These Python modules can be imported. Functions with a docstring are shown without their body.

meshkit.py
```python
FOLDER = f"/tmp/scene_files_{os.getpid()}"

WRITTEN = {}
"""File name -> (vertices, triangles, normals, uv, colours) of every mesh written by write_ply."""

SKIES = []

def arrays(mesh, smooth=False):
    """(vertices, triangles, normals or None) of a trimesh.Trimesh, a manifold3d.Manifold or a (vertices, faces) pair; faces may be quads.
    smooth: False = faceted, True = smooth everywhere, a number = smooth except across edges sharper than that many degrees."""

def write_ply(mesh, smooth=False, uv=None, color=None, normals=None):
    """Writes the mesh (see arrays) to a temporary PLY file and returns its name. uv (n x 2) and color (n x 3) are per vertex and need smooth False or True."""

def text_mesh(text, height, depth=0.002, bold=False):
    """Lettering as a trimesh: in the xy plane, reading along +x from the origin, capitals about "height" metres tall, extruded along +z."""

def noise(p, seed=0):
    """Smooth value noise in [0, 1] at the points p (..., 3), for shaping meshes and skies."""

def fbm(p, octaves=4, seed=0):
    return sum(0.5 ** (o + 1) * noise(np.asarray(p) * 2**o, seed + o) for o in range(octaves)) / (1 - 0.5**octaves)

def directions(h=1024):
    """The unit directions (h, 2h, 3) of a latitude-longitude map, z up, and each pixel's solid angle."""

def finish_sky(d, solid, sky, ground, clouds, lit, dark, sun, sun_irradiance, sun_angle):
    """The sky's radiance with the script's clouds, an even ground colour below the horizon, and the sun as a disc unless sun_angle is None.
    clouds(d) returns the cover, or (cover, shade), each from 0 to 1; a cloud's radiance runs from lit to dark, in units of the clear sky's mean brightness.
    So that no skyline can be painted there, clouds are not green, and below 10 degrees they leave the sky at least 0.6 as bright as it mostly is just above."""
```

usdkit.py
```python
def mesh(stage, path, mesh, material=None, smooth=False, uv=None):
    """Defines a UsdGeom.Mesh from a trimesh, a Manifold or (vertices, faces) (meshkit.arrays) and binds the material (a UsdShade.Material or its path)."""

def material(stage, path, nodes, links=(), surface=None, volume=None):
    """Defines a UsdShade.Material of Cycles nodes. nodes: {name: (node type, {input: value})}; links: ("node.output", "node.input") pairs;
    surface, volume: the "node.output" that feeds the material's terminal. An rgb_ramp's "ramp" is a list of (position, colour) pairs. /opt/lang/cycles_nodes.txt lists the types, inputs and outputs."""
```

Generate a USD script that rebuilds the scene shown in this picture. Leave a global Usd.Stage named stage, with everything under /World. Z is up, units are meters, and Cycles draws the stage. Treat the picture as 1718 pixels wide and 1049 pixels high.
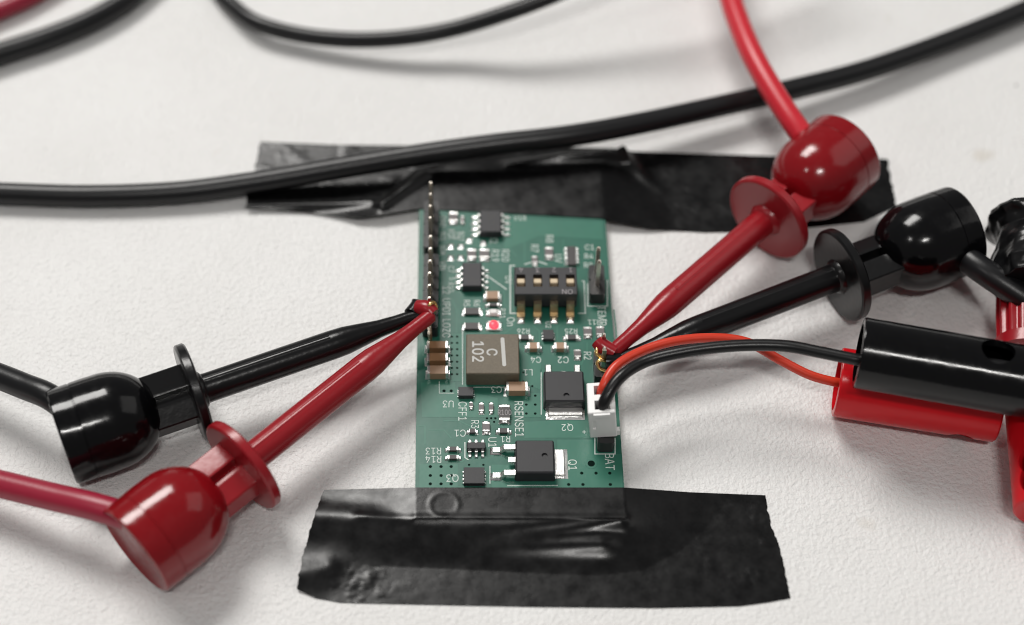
import math, random
import numpy as np, trimesh, usdkit, meshkit
from pxr import Usd, UsdGeom, UsdLux, Gf, UsdShade, Sdf
import manifold3d as m3
from shapely.geometry import Polygon, Point, LineString
import shapely

random.seed(7)
rng = np.random.default_rng(7)
stage = Usd.Stage.CreateInMemory()
UsdGeom.SetStageUpAxis(stage, UsdGeom.Tokens.z)
UsdGeom.SetStageMetersPerUnit(stage, 1.0)
UsdGeom.Xform.Define(stage, '/World')
UsdGeom.Scope.Define(stage, '/World/Looks')
MM = 0.001

# ------------------------------------------------------------------ camera
W, H = 1718.0, 1049.0
THETA, FPX, DIST, CX, CY = math.radians(53.0), 2990.0, 290.0, 800.0, 524.5
FWD = np.array([0, math.cos(THETA), -math.sin(THETA)])
UP = np.array([0, math.sin(THETA), math.cos(THETA)])
RIGHT = np.array([1.0, 0, 0])
CAM = -DIST * FWD


def P(px, py, z=0.0):
    """Point (mm) at height z whose picture position is the photograph's pixel px, py."""
    d = FWD + RIGHT * (px - CX) / FPX - UP * (py - CY) / FPX
    return CAM + d * ((z - CAM[2]) / d[2])


EXPOSURE = 0.0
FOCUS_PX = (860, 720)
cam = UsdGeom.Camera.Define(stage, '/World/camera')
HAP = 20.955
cam.CreateHorizontalApertureAttr(HAP)
cam.CreateVerticalApertureAttr(HAP * 625 / 1024)
cam.CreateFocalLengthAttr(HAP * FPX / W)
cam.CreateHorizontalApertureOffsetAttr((W / 2 - CX) / W * HAP)
cam.CreateClippingRangeAttr(Gf.Vec2f(0.01, 100))
cam.CreateFStopAttr(5.0)
cam.CreateFocusDistanceAttr(float(np.dot(P(*FOCUS_PX, 2.5) - CAM, FWD)) * MM)
cam.CreateExposureAttr(EXPOSURE)
m4 = Gf.Matrix4d(*RIGHT, 0, *UP, 0, *(-FWD), 0, *(CAM * MM), 1)
cam.AddTransformOp().Set(m4)


# ------------------------------------------------------------------ lamps of the room
def rect_lamp(name, pos, target, w, h, intensity, color=(1, 1, 1)):
    l = UsdLux.RectLight.Define(stage, '/World/' + name)
    l.CreateWidthAttr(w); l.CreateHeightAttr(h); l.CreateIntensityAttr(intensity); l.CreateColorAttr(Gf.Vec3f(*color))
    z = np.array(pos, float) - np.array(target, float); z /= np.linalg.norm(z)
    x = np.cross([0, 0, 1], z); x = np.array([1.0, 0, 0]) if np.linalg.norm(x) < 1e-6 else x / np.linalg.norm(x)
    y = np.cross(z, x)
    l.AddTransformOp().Set(Gf.Matrix4d(*x, 0, *y, 0, *z, 0, *map(float, pos), 1))
    return l


WARM = (1.0, 0.978, 0.945)
rect_lamp('ceiling_lamp', (-0.70, 1.22, 1.80), (0, 0, 0), 1.05, 0.70, 18.6, WARM)
rect_lamp('ceiling_lamp_001', (-1.10, -0.60, 1.75), (0, 0, 0), 0.16, 0.07, 60.0, WARM)
rect_lamp('ceiling_lamp_002', (0.10, -0.86, 1.75), (0, 0, 0), 0.42, 0.06, 110.0, WARM)
rect_lamp('ceiling_lamp_003', (1.55, 0.55, 1.60), (0, 0, 0), 1.6, 1.3, 0.7, WARM)
dome = UsdLux.DomeLight.Define(stage, '/World/room_light')
dome.CreateIntensityAttr(0.045); dome.CreateColorAttr(Gf.Vec3f(1.0, 0.99, 0.98))


# ------------------------------------------------------------------ materials
def mat(name, col, rough=0.4, metal=0.0, bump=None, vary=None, spec=0.5, coat=0.0, emit=None, rvary=None):
    """bump=(scale per mm, height mm, detail); vary=(scale per mm, other colour, amount low, high)"""
    n = {'p': ('principled_bsdf', {'base_color': col, 'roughness': rough, 'metallic': metal, 'specular_ior_level': spec, 'coat_weight': coat})}
    L = []
    if bump or vary or rvary:
        n['g'] = ('geometry', {})
    if bump:
        n['bn'] = ('noise_texture', {'scale': bump[0] * 1000, 'detail': bump[2], 'roughness': 0.5})
        n['b'] = ('bump', {'strength': 1.0, 'distance': bump[1] * MM})
        L += [('g.position', 'bn.vector'), ('bn.fac', 'b.height'), ('b.normal', 'p.normal')]
    if vary:
        n['vn'] = ('noise_texture', {'scale': vary[0] * 1000, 'detail': 4.0, 'roughness': 0.6})
        n['r'] = ('rgb_ramp', {'ramp': [(vary[2], col), (vary[3], vary[1])]})
        L += [('g.position', 'vn.vector'), ('vn.fac', 'r.fac'), ('r.color', 'p.base_color')]
    if rvary:
        n['rn'] = ('noise_texture', {'scale': rvary[0] * 1000, 'detail': 4.0, 'roughness': 0.6})
        n['rm'] = ('map_range', {'from_min': 0.3, 'from_max': 0.7, 'to_min': rvary[1], 'to_max': rvary[2], 'clamp': True})
        L += [('g.position', 'rn.vector'), ('rn.fac', 'rm.value'), ('rm.result', 'p.roughness')]
    if emit:
        n['p'][1]['emission_color'] = emit[0]; n['p'][1]['emission_strength'] = emit[1]
    return usdkit.material(stage, '/World/Looks/' + name, n, L, surface='p.BSDF')


def table_material():
    n = {'g': ('geometry', {}),
         'n1': ('noise_texture', {'scale': 1400.0, 'detail': 3.0, 'roughness': 0.55, 'distortion': 0.1}),
         'n2': ('noise_texture', {'scale': 420.0, 'detail': 2.0, 'roughness': 0.5}),
         'a': ('math', {'math_type': 'multiply_add', 'value2': 0.35}),
         'b': ('bump', {'strength': 1.0, 'distance': 0.00034}),
         'n3': ('noise_texture', {'scale': 35.0, 'detail': 4.0, 'roughness': 0.6}),
         'r3': ('rgb_ramp', {'ramp': [(0.35, (0.735, 0.73, 0.72)), (0.65, (0.77, 0.767, 0.76))]}),
         'n4': ('noise_texture', {'scale': 95.0, 'detail': 1.0}),
         'r4': ('rgb_ramp', {'ramp': [(0.735, (0, 0, 0)), (0.80, (1, 1, 1))]}),
         'f4': ('math', {'math_type': 'multiply', 'value2': 0.3}),
         'mx': ('mix', {'color2': (0.48, 0.41, 0.30)}),
         'n5': ('noise_texture', {'scale': 520.0, 'detail': 1.0}),
         'r5': ('rgb_ramp', {'ramp': [(0.80, (0, 0, 0)), (0.83, (1, 1, 1))]}),
         'f5': ('math', {'math_type': 'multiply', 'value2': 0.55}),
         'mx5': ('mix', {'color2': (0.10, 0.085, 0.07)}),
         'p': ('principled_bsdf', {'roughness': 0.42, 'specular_ior_level': 0.4})}
    L = [('g.position', x + '.vector') for x in ('n1', 'n2', 'n3', 'n4', 'n5')]
    L += [('n2.fac', 'a.value1'), ('n1.fac', 'a.value3'), ('a.value', 'b.height'), ('b.normal', 'p.normal'),
          ('n3.fac', 'r3.fac'), ('r3.color', 'mx.color1'), ('n4.fac', 'r4.fac'), ('r4.color', 'f4.value1'), ('f4.value', 'mx.fac'), ('mx.color', 'mx5.color1'), ('n5.fac', 'r5.fac'), ('r5.color', 'f5.value1'), ('f5.value', 'mx5.fac'), ('mx5.color', 'p.base_color')]
    return usdkit.material(stage, '/World/Looks/table_laminate', n, L, surface='p.BSDF')


M = {
    'table': table_material(),
    'mask': mat('solder_mask', (0.015, 0.115, 0.077), 0.32, bump=(0.6, 0.01, 2), vary=(0.35, (0.019, 0.128, 0.088), 0.3, 0.7)),
    'pour': mat('solder_mask_over_copper', (0.028, 0.16, 0.108), 0.34, bump=(0.6, 0.01, 2), vary=(0.4, (0.025, 0.148, 0.10), 0.3, 0.7)),
    'fr4': mat('board_core', (0.10, 0.16, 0.07), 0.6),
    'silk': mat('silkscreen', (0.60, 0.67, 0.63), 0.6),
    'ic': mat('moulded_epoxy', (0.022, 0.022, 0.025), 0.48, bump=(9.0, 0.012, 2)),
    'hdr': mat('header_plastic', (0.012, 0.012, 0.013), 0.42),
    'tin': mat('tinned_metal', (0.84, 0.83, 0.81), 0.30, 1.0, bump=(2.5, 0.02, 2)),
    'solder': mat('solder', (0.85, 0.85, 0.84), 0.30, 1.0, bump=(2.0, 0.06, 2)),
    'pin': mat('pin_metal', (0.72, 0.66, 0.58), 0.25, 1.0),
    'gold': mat('gold_plated_metal', (0.90, 0.62, 0.25), 0.22, 1.0),
    'brass': mat('dull_brass', (0.50, 0.40, 0.26), 0.38, 1.0, bump=(2.5, 0.03, 2)),
    'mlcc': mat('capacitor_ceramic', (0.30, 0.16, 0.075), 0.45, bump=(6, 0.01, 2)),
    'mlcc2': mat('capacitor_ceramic_pale', (0.36, 0.225, 0.14), 0.45, bump=(6, 0.01, 2)),
    'alumina': mat('resistor_coating', (0.13, 0.115, 0.115), 0.42),
    'dark': mat('resistor_dark', (0.05, 0.045, 0.045), 0.42),
    'ind': mat('inductor_ferrite', (0.155, 0.128, 0.09), 0.55, bump=(7.0, 0.02, 3), vary=(3.0, (0.115, 0.097, 0.07), 0.35, 0.75)),
    'ink': mat('printed_ink', (0.52, 0.52, 0.50), 0.6),
    'inkdim': mat('printed_ink_dim', (0.30, 0.28, 0.29), 0.6),
    'cream': mat('slider_plastic', (0.66, 0.53, 0.36), 0.45),
    'slot': mat('slider_recess', (0.16, 0.11, 0.06), 0.6),
    'led': mat('lit_led_lens', (0.5, 0.02, 0.02), 0.3, emit=((1.0, 0.075, 0.11), 1.35)),
    'ledoff': mat('led_lens', (0.82, 0.80, 0.78), 0.3),
    'hole': mat('via_hole', (0.004, 0.012, 0.009), 0.9, spec=0.05),
    'tape': mat('vinyl_tape', (0.003, 0.003, 0.0033), 0.31, spec=0.36, bump=(0.7, 0.016, 3), rvary=(0.35, 0.20, 0.33)),
    'black': mat('black_plastic', (0.0025, 0.0025, 0.003), 0.12, spec=0.36, bump=(0.35, 0.03, 2), rvary=(0.6, 0.09, 0.2)),
    'black2': mat('black_plastic_satin', (0.004, 0.004, 0.0045), 0.25, spec=0.4, bump=(1.0, 0.03, 2)),
    'red': mat('red_plastic', (0.22, 0.0045, 0.008), 0.14, bump=(0.35, 0.04, 2), rvary=(0.6, 0.10, 0.22)),
    'red2': mat('red_plastic_satin', (0.29, 0.008, 0.014), 0.28, bump=(1.0, 0.03, 2)),
    'cable': mat('black_rubber', (0.006, 0.006, 0.007), 0.34, spec=0.42, bump=(2.0, 0.015, 2)),
    'redcable': mat('red_rubber', (0.56, 0.016, 0.03), 0.36, bump=(2.0, 0.015, 2)),
    'redcable2': mat('dark_red_rubber', (0.30, 0.012, 0.035), 0.36, bump=(2.0, 0.015, 2)),
    'redwire': mat('orange_red_insulation', (0.62, 0.045, 0.02), 0.33, bump=(2.0, 0.015, 2)),
    'wire': mat('black_insulation', (0.005, 0.005, 0.0055), 0.32, spec=0.42, bump=(2.0, 0.015, 2)),
    'sleeve': mat('red_sleeve_plastic', (0.60, 0.006, 0.012), 0.24, spec=0.32, bump=(0.5, 0.03, 2)),
    'white': mat('white_nylon', (0.82, 0.82, 0.81), 0.38),
}

# ------------------------------------------------------------------ prim helpers
used = {}


def numbered(parent, name):
    k = used.get((parent, name), 0)
    used[(parent, name)] = k + 1
    return f'{parent}/{name}' if k == 0 else f'{parent}/{name}_{k:03d}'


ORG = {}


def tag(prim, label=None, cat=None, group=None, kind=None):
    for k, v in (('label', label), ('category', cat), ('group', group), ('kind', kind)):
        if v:
            prim.SetCustomDataByKey(k, v)
    return prim


def thing(name, label, cat, base, group=None):
    path = numbered('/World', name)
    x = UsdGeom.Xform.Define(stage, path)
    x.AddTranslateOp().Set(Gf.Vec3d(*[float(c) * MM for c in base]))
    ORG[path] = np.array(base, float)
    tag(x.GetPrim(), label, cat, group)
    return path


def sub(parent, name, label=None):
    """A part that has sub-parts."""
    path = numbered(parent, name)
    x = UsdGeom.Xform.Define(stage, path)
    ORG[path] = ORG[parent]
    tag(x.GetPrim(), label)
    return path


def cat_mesh(ms):
    ms = [to_tm(m) for m in ms]
    return ms[0] if len(ms) == 1 else trimesh.util.concatenate(ms)


def to_tm(m):
    if isinstance(m, trimesh.Trimesh):
        return m
    v, f, _ = meshkit.arrays(m)
    return trimesh.Trimesh(v, f, process=False)


def put(parent, name, mesh, material, smooth=False, label=None):
    m = to_tm(mesh).copy()
    path = numbered(parent, name)
    m.vertices = (np.asarray(m.vertices) - ORG.get(parent, np.zeros(3))) * MM
    g = usdkit.mesh(stage, path, m, M[material] if isinstance(material, str) else material, smooth=smooth)
    ORG[path] = ORG.get(parent, np.zeros(3))
    tag(g.GetPrim(), label)
    return path


# ------------------------------------------------------------------ shape helpers (mm)
def cbox(cx, cy, z0, z1, w, d, c=0.08, top_in=0.0):
    """Chamfered box; top_in narrows the top (mould draft)."""
    pts = []
    c = min(c, w / 3, d / 3, (z1 - z0) / 3)
    for sx in (-1, 1):
        for sy in (-1, 1):
            hw, hd = w / 2, d / 2
            tw, td = hw - top_in, hd - top_in
            pts += [(sx * (hw - c), sy * hd, z0), (sx * hw, sy * (hd - c), z0)]
            pts += [(sx * (tw - c), sy * td, z1 - c), (sx * tw, sy * (td - c), z1 - c), (sx * (tw - c), sy * (td - c), z1)]
    return trimesh.convex.convex_hull(np.array(pts) + [cx, cy, 0])


def box(x0, x1, y0, y1, z0, z1):
    b = trimesh.creation.box((x1 - x0, y1 - y0, z1 - z0))
    b.apply_translation(((x0 + x1) / 2, (y0 + y1) / 2, (z0 + z1) / 2))
    return b


def prism(poly, z0, z1):
    p = poly if isinstance(poly, Polygon) else Polygon(poly)
    m = trimesh.creation.extrude_polygon(p, z1 - z0, engine='earcut')
    m.apply_translation((0, 0, z0))
    return m


def spline(pts, n=12):
    """Catmull-Rom (centripetal-ish) through the points."""
    p = np.array(pts, float)
    p = np.vstack([2 * p[0] - p[1], p, 2 * p[-1] - p[-2]])
    out = []
    for i in range(1, len(p) - 2):
        a, b, c, d = p[i - 1], p[i], p[i + 1], p[i + 2]
        t1, t2, t3 = [max(np.linalg.norm(v), 1e-6) ** 0.5 for v in (b - a, c - b, d - c)]
        m1 = (c - b) / t2 - (c - a) / (t1 + t2) + (b - a) / t1
        m2 = (d - c) / t3 - (d - b) / (t2 + t3) + (c - b) / t2
        m1, m2 = m1 * t2, m2 * t2
        for s in np.linspace(0, 1, n, endpoint=False):
            out.append((2 * s**3 - 3 * s**2 + 1) * b + (s**3 - 2 * s**2 + s) * m1 + (-2 * s**3 + 3 * s**2) * c + (s**3 - s**2) * m2)
    out.append(p[-2])
    return np.array(out)


def tube(path, r, seg=24, caps=True, section=None):
    p = np.asarray(path, float)
    n = len(p)
    r = np.broadcast_to(np.asarray(r, float), (n,))
    t = np.gradient(p, axis=0)
    t /= np.linalg.norm(t, axis=1)[:, None]
    u = np.cross(t[0], [0, 0, 1.0]); u = np.cross([0, 1.0, 0], t[0]) if np.linalg.norm(u) < 1e-3 else u
    u /= np.linalg.norm(u)
    sec = section if section is not None else np.stack([np.cos(np.linspace(0, 2 * np.pi, seg, endpoint=False)), np.sin(np.linspace(0, 2 * np.pi, seg, endpoint=False))], 1)
    seg = len(sec)
    V = []
    for i in range(n):
        u = u - t[i] * np.dot(u, t[i]); u /= np.linalg.norm(u)
        w = np.cross(t[i], u)
        V.append(p[i] + r[i] * (sec[:, :1] * u + sec[:, 1:] * w))
    V = np.vstack(V)
    F = []
    for i in range(n - 1):
        for j in range(seg):
            a, b = i * seg + j, i * seg + (j + 1) % seg
            F += [(a, b, b + seg), (a, b + seg, a + seg)]
    if caps:
        k = len(V); V = np.vstack([V, p[0], p[-1]])
        for j in range(seg):
            F += [(k, (j + 1) % seg, j), (k + 1, (n - 1) * seg + j, (n - 1) * seg + (j + 1) % seg)]
    return trimesh.Trimesh(V, F, process=False)


def lathe(o, a, prof, seg=48, up=(0, 0, 1)):
    """Profile (t, r) turned about the axis through o along a; closed where r = 0."""
    o, a = np.array(o, float), np.array(a, float); a = a / np.linalg.norm(a)
    up = (0, 1, 0) if abs(a[2]) > 0.95 and up[2] == 1 else up
    u = np.array(up, float) - a * np.dot(up, a); u /= np.linalg.norm(u)
    s = np.cross(a, u)
    th = np.linspace(0, 2 * np.pi, seg, endpoint=False)
    V, F = [], []
    for t, r in prof:
        V.append(o + a * t + max(r, 1e-4) * (np.cos(th)[:, None] * u + np.sin(th)[:, None] * s))
    V = np.vstack(V)
    for i in range(len(prof) - 1):
        for j in range(seg):
            p0, p1 = i * seg + j, i * seg + (j + 1) % seg
            F += [(p0, p1, p1 + seg), (p0, p1 + seg, p0 + seg)]
    m = trimesh.Trimesh(V, F, process=False)
    if m.volume < 0:
        m.invert()
    return m


def oriented_bar(o, a, u, s, t0, t1, prof):
    """Polygon profile in (s, u) coordinates extruded along a from t0 to t1."""
    m = trimesh.creation.extrude_polygon(Polygon(prof), t1 - t0, engine='earcut')
    v = np.asarray(m.vertices)
    m.vertices = o + np.outer(v[:, 2] + t0, a) + np.outer(v[:, 0], s) + np.outer(v[:, 1], u)
    if m.volume < 0:
        m.invert()
    return m


def strip(path_xz, y0, y1, th, flip=False):
    """A bent metal strip: polyline in (x, z), thickness th, between y0 and y1; flip swaps x and y."""
    ls = LineString(path_xz).buffer(th / 2, cap_style=2, join_style=2)
    m = trimesh.creation.extrude_polygon(ls, y1 - y0, engine='earcut')
    v = np.asarray(m.vertices).copy()
    m.vertices = np.stack([v[:, 0], v[:, 2] + y0, v[:, 1]], 1) if not flip else np.stack([v[:, 2] + y0, v[:, 0], v[:, 1]], 1)
    m.fix_normals()
    return m


# ------------------------------------------------------------------ the setting: the table
tb = put('/World', 'table_surface', cbox(0, 60, -25, 0, 1400, 900, 2), 'table')
tag(stage.GetPrimAtPath(tb), 'off-white pebbled table surface under everything', 'table', kind='structure')

# ------------------------------------------------------------------ the circuit board
BT = 1.7          # top of the board
PT = BT + 0.02    # top of the copper pours
board_corners = [P(704, 288, BT), P(1010, 288, BT), P(1051, 872, BT), P(696, 872, BT)]
board_poly = Polygon([c[:2] for c in board_corners])
bc = np.mean(board_corners, axis=0)
PCB = thing('circuit_board', 'green printed circuit board with small parts, taped down at both ends', 'circuit board', (bc[0], bc[1], 0))
bp = prism(board_poly, 0.1, BT - 0.03)
put(PCB, 'board_core', bp, 'fr4')
put(PCB, 'solder_mask', prism(board_poly.buffer(0.01, join_style=2), BT - 0.03, BT), 'mask')


def pour(pts):
    put(PCB, 'copper_pour', prism([P(x, y, BT)[:2] for x, y in pts], BT, PT), 'pour')


pour([(706, 642), (764, 642), (764, 652), (835, 668), (835, 700), (708, 700)])
pour([(704, 779), (768, 779), (768, 816), (815, 820), (815, 860), (703, 860)])
pour([(925, 706), (1000, 706), (1000, 735), (880, 735), (880, 708)])
pour([(935, 738), (994, 738), (1000, 762), (1043, 762), (1046, 860), (825, 860), (825, 780), (856, 780), (856, 815), (935, 815)])
pour([(877, 660), (908, 660), (908, 700), (877, 700)])
pour([(872, 582), (908, 600), (908, 655), (872, 640)])
pour([(757, 560), (776, 560), (776, 640), (757, 640)])
pour([(907, 620), (911, 620), (911, 696), (907, 696)])
pour([(846, 366), (1010, 372), (1012, 402), (905, 396), (846, 420)])


def trace(pts, w=0.2):
    ls = LineString([P(x, y, BT)[:2] for x, y in pts]).buffer(w / 2, cap_style=1, join_style=1, quad_segs=3)
    put(PCB, 'copper_trace', prism(ls, BT, PT - 0.006), 'pour')


for pts in ([(758, 500), (766, 520), (766, 558)], [(800, 508), (812, 516), (812, 534)], [(846, 560), (862, 548), (862, 530)], [(893, 545), (905, 556), (905, 612)],
            [(935, 570), (935, 548), (965, 530)], [(985, 575), (985, 590), (975, 612)], [(846, 480), (846, 510), (852, 516)], [(815, 400), (850, 410), (866, 430)],
            [(930, 440), (945, 425), (945, 402)], [(790, 736), (790, 716), (770, 706), (745, 706)], [(720, 722), (745, 722), (757, 735)], [(760, 775), (775, 775), (782, 770)],
            [(700, 715), (713, 715), (713, 745)], [(880, 400), (880, 440)], [(840, 712), (855, 735)], [(745, 590), (755, 600), (755, 650)], [(1000, 600), (1000, 640)], [(1030, 520), (1034, 560), (1034, 640)]):
    trace(pts)


def silk(text, px, py, rot=0, h=1.25, bold=False, cond=0.82, material='silk', parent=None, z=None, name='printed_marking', zr=None, sy=1.0):
    m = meshkit.text_mesh(text, h, 0.015, bold)
    c = m.bounds.mean(axis=0)
    m.apply_translation((-c[0], -c[1], 0)); m.apply_scale((cond, 1, 1))
    m.apply_transform(trimesh.transformations.rotation_matrix(math.radians(rot), (0, 0, 1)))
    zz = PT + 0.004 if z is None else z
    q = P(px, py, zz)
    m.apply_translation((q[0], q[1], zz))
    put(parent or PCB, name, m, material)


def silk_line(pts, w=0.16, name='printed_line'):
    ls = LineString([P(x, y, BT)[:2] for x, y in pts]).buffer(w / 2, cap_style=2, join_style=2)
    put(PCB, name, cat_mesh([prism(g, PT + 0.003, PT + 0.016) for g in getattr(ls, 'geoms', [ls])]), 'silk')


CW = -90
for t, x, y, r, h in [
    ('U3', 752, 678, 180, 1.25), ('CFF1', 776, 690, CW, 1.3), ('C1', 772, 727, 180, 1.25), ('R3', 797, 712, CW, 1.2),
    ('RSENSE1', 871, 703, CW, 1.35), ('U1', 826, 742, CW, 1.25), ('R1', 848, 737, 180, 1.15), ('R13', 727, 757, 180, 1.2), ('R14', 727, 771, 180, 1.2),
    ('Q3', 759, 802, 180, 1.3), ('Q2', 952, 717, 180, 1.25), ('Q1', 960, 780, CW, 1.3), ('BAT', 1023, 775, CW, 1.4), ('TEMP', 1010, 530, CW, 1.3),
    ('On', 857, 540, CW, 1.25), ('R2', 986, 597, CW, 1.2), ('C4', 899, 604, 180, 1.15), ('C2', 945, 604, 180, 1.25), ('L1', 886, 625, 180, 1.2),
    ('R20', 848, 429, CW, 1.25), ('R19', 831, 429, CW, 1.25), ('R8', 922, 401, CW, 1.25), ('R7', 897, 417, CW, 1.25),
    ('UPDI', 749, 515, CW, 1.25), ('LOZC', 749, 551, CW, 1.25), ('12', 749, 487, CW, 1.25), ('V18', 872, 366, 0, 1.0),
    ('C1', 989, 415, 0, 1.1), ('R4', 988, 430, 0, 1.1), ('R9', 987, 445, 0, 1.1), ('R11', 997, 541, 180, 1.0), ('UV', 937, 434, CW, 1.2),
    ('R5', 783, 509, CW, 1.0), ('R6', 800, 509, CW, 1.0), ('R21', 843, 526, CW, 0.95), ('C3', 833, 654, 180, 1.2), ('R26', 878, 556, 180, 1.0), ('R25', 958, 556, 180, 1.0),
    ('UV', 853, 470, CW, 1.1), ('C9', 828, 404, 180, 1.0), ('U2', 920, 545, CW, 0.9),
]:
    silk(t, x, y, r, h)
# rows of close small print beside the left header
for t, x, y in [('GND', 743, 372), ('SCL', 743, 397), ('SDA', 743, 420), ('VIN', 743, 446), ('C8', 766, 396), ('R18', 757, 393), ('R17', 774, 397), ('C7', 757, 452), ('5', 759, 468), ('R10', 757, 482)]:
    silk(t, x, y, CW, 0.95)
silk('+', 980, 725, 0, 1.0)
silk_line([(998, 735), (998, 762), (1032, 762), (1032, 735)])
silk_line([(986, 476), (986, 514), (1019, 514), (1019, 470)])
silk_line([(976, 472), (980, 472), (982, 526), (970, 526)])
silk_line([(864, 446), (856, 446), (856, 526), (866, 526)], 0.22)
silk_line([(880, 444), (900, 438), (918, 444)], 0.2)
silk_line([(776, 556), (776, 646)], 0.14)
silk_line([(816, 462), (850, 486)], 0.2)
silk_line([(737, 640), (737, 660), (762, 660)], 0.1)
silk_line([(780, 742), (780, 768), (786, 772)], 0.18)
silk_line([(822, 782), (822, 812)], 0.14)
silk_line([(851, 815), (936, 815)], 0.14)
silk_line([(908, 625), (908, 696)], 0.14)
silk_line([(786, 650), (862, 650)], 0.1)
silk_line([(1017, 536), (1017, 540)], 0.14)


def vias(pts, r=0.26, name='via'):
    for x, y in pts:
        q = P(x, y, PT)
        m = lathe((q[0], q[1], PT + 0.001), (0, 0, 1), [(0, 0), (0, r), (0.004, r), (0.004, 0)], 12)
        put(PCB, name, m, 'hole')


vias([(x, y) for y in (783, 798, 812) for x in (722, 740, 757)])
vias([(976, 794), (1000, 794), (1023, 794), (954, 813), (978, 813), (1024, 813), (745, 656), (757, 656)])
vias([(758 + 9 * (k % 2), 565 + 10.5 * (k // 2)) for k in range(14)], 0.2)
vias([(883 + 15 * (k % 2), 664 + 15 * (k // 2)) for k in range(6)], 0.22)
vias([(817, 702), (824, 702), (831, 702), (829, 708), (787, 780), (811, 780), (878, 625), (878, 640), (893, 648)], 0.18)
q = P(992, 778, PT)
mh = lathe((q[0], q[1], PT), (0, 0, 1), [(0, 0.55), (0, 0.95), (0.03, 0.92), (0.03, 0.55)], 28)
tpath = sub(PCB, 'mounting_hole')
put(tpath, 'ring', mh, 'pour')
put(tpath, 'bore', lathe((q[0], q[1], PT + 0.002), (0, 0, 1), [(0, 0), (0, 0.56), (0.004, 0.56), (0.004, 0)], 28), 'hole')


def rect(x0, x1, y0, y1, z):
    """Size in mm of a level face at height z seen between those pixels."""
    ym, xm = (y0 + y1) / 2, (x0 + x1) / 2
    a, b, t, u = P(x0, ym, z), P(x1, ym, z), P(xm, y0, z), P(xm, y1, z)
    return (a[0] + b[0]) / 2, (t[1] + u[1]) / 2, b[0] - a[0], t[1] - u[1]


def solder_blob(cx, cy, w, d, h=0.28):
    pts = [(sx * w / 2, sy * d / 2, 0) for sx in (-1, 1) for sy in (-1, 1)] + [(sx * w * 0.38, sy * d * 0.38, h * 0.55) for sx in (-1, 1) for sy in (-1, 1)] + [(sx * w * 0.2, sy * d * 0.2, h) for sx in (-1, 1) for sy in (-1, 1)]
    return trimesh.convex.convex_hull(np.array(pts) + [cx, cy, PT + 0.003])


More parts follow.
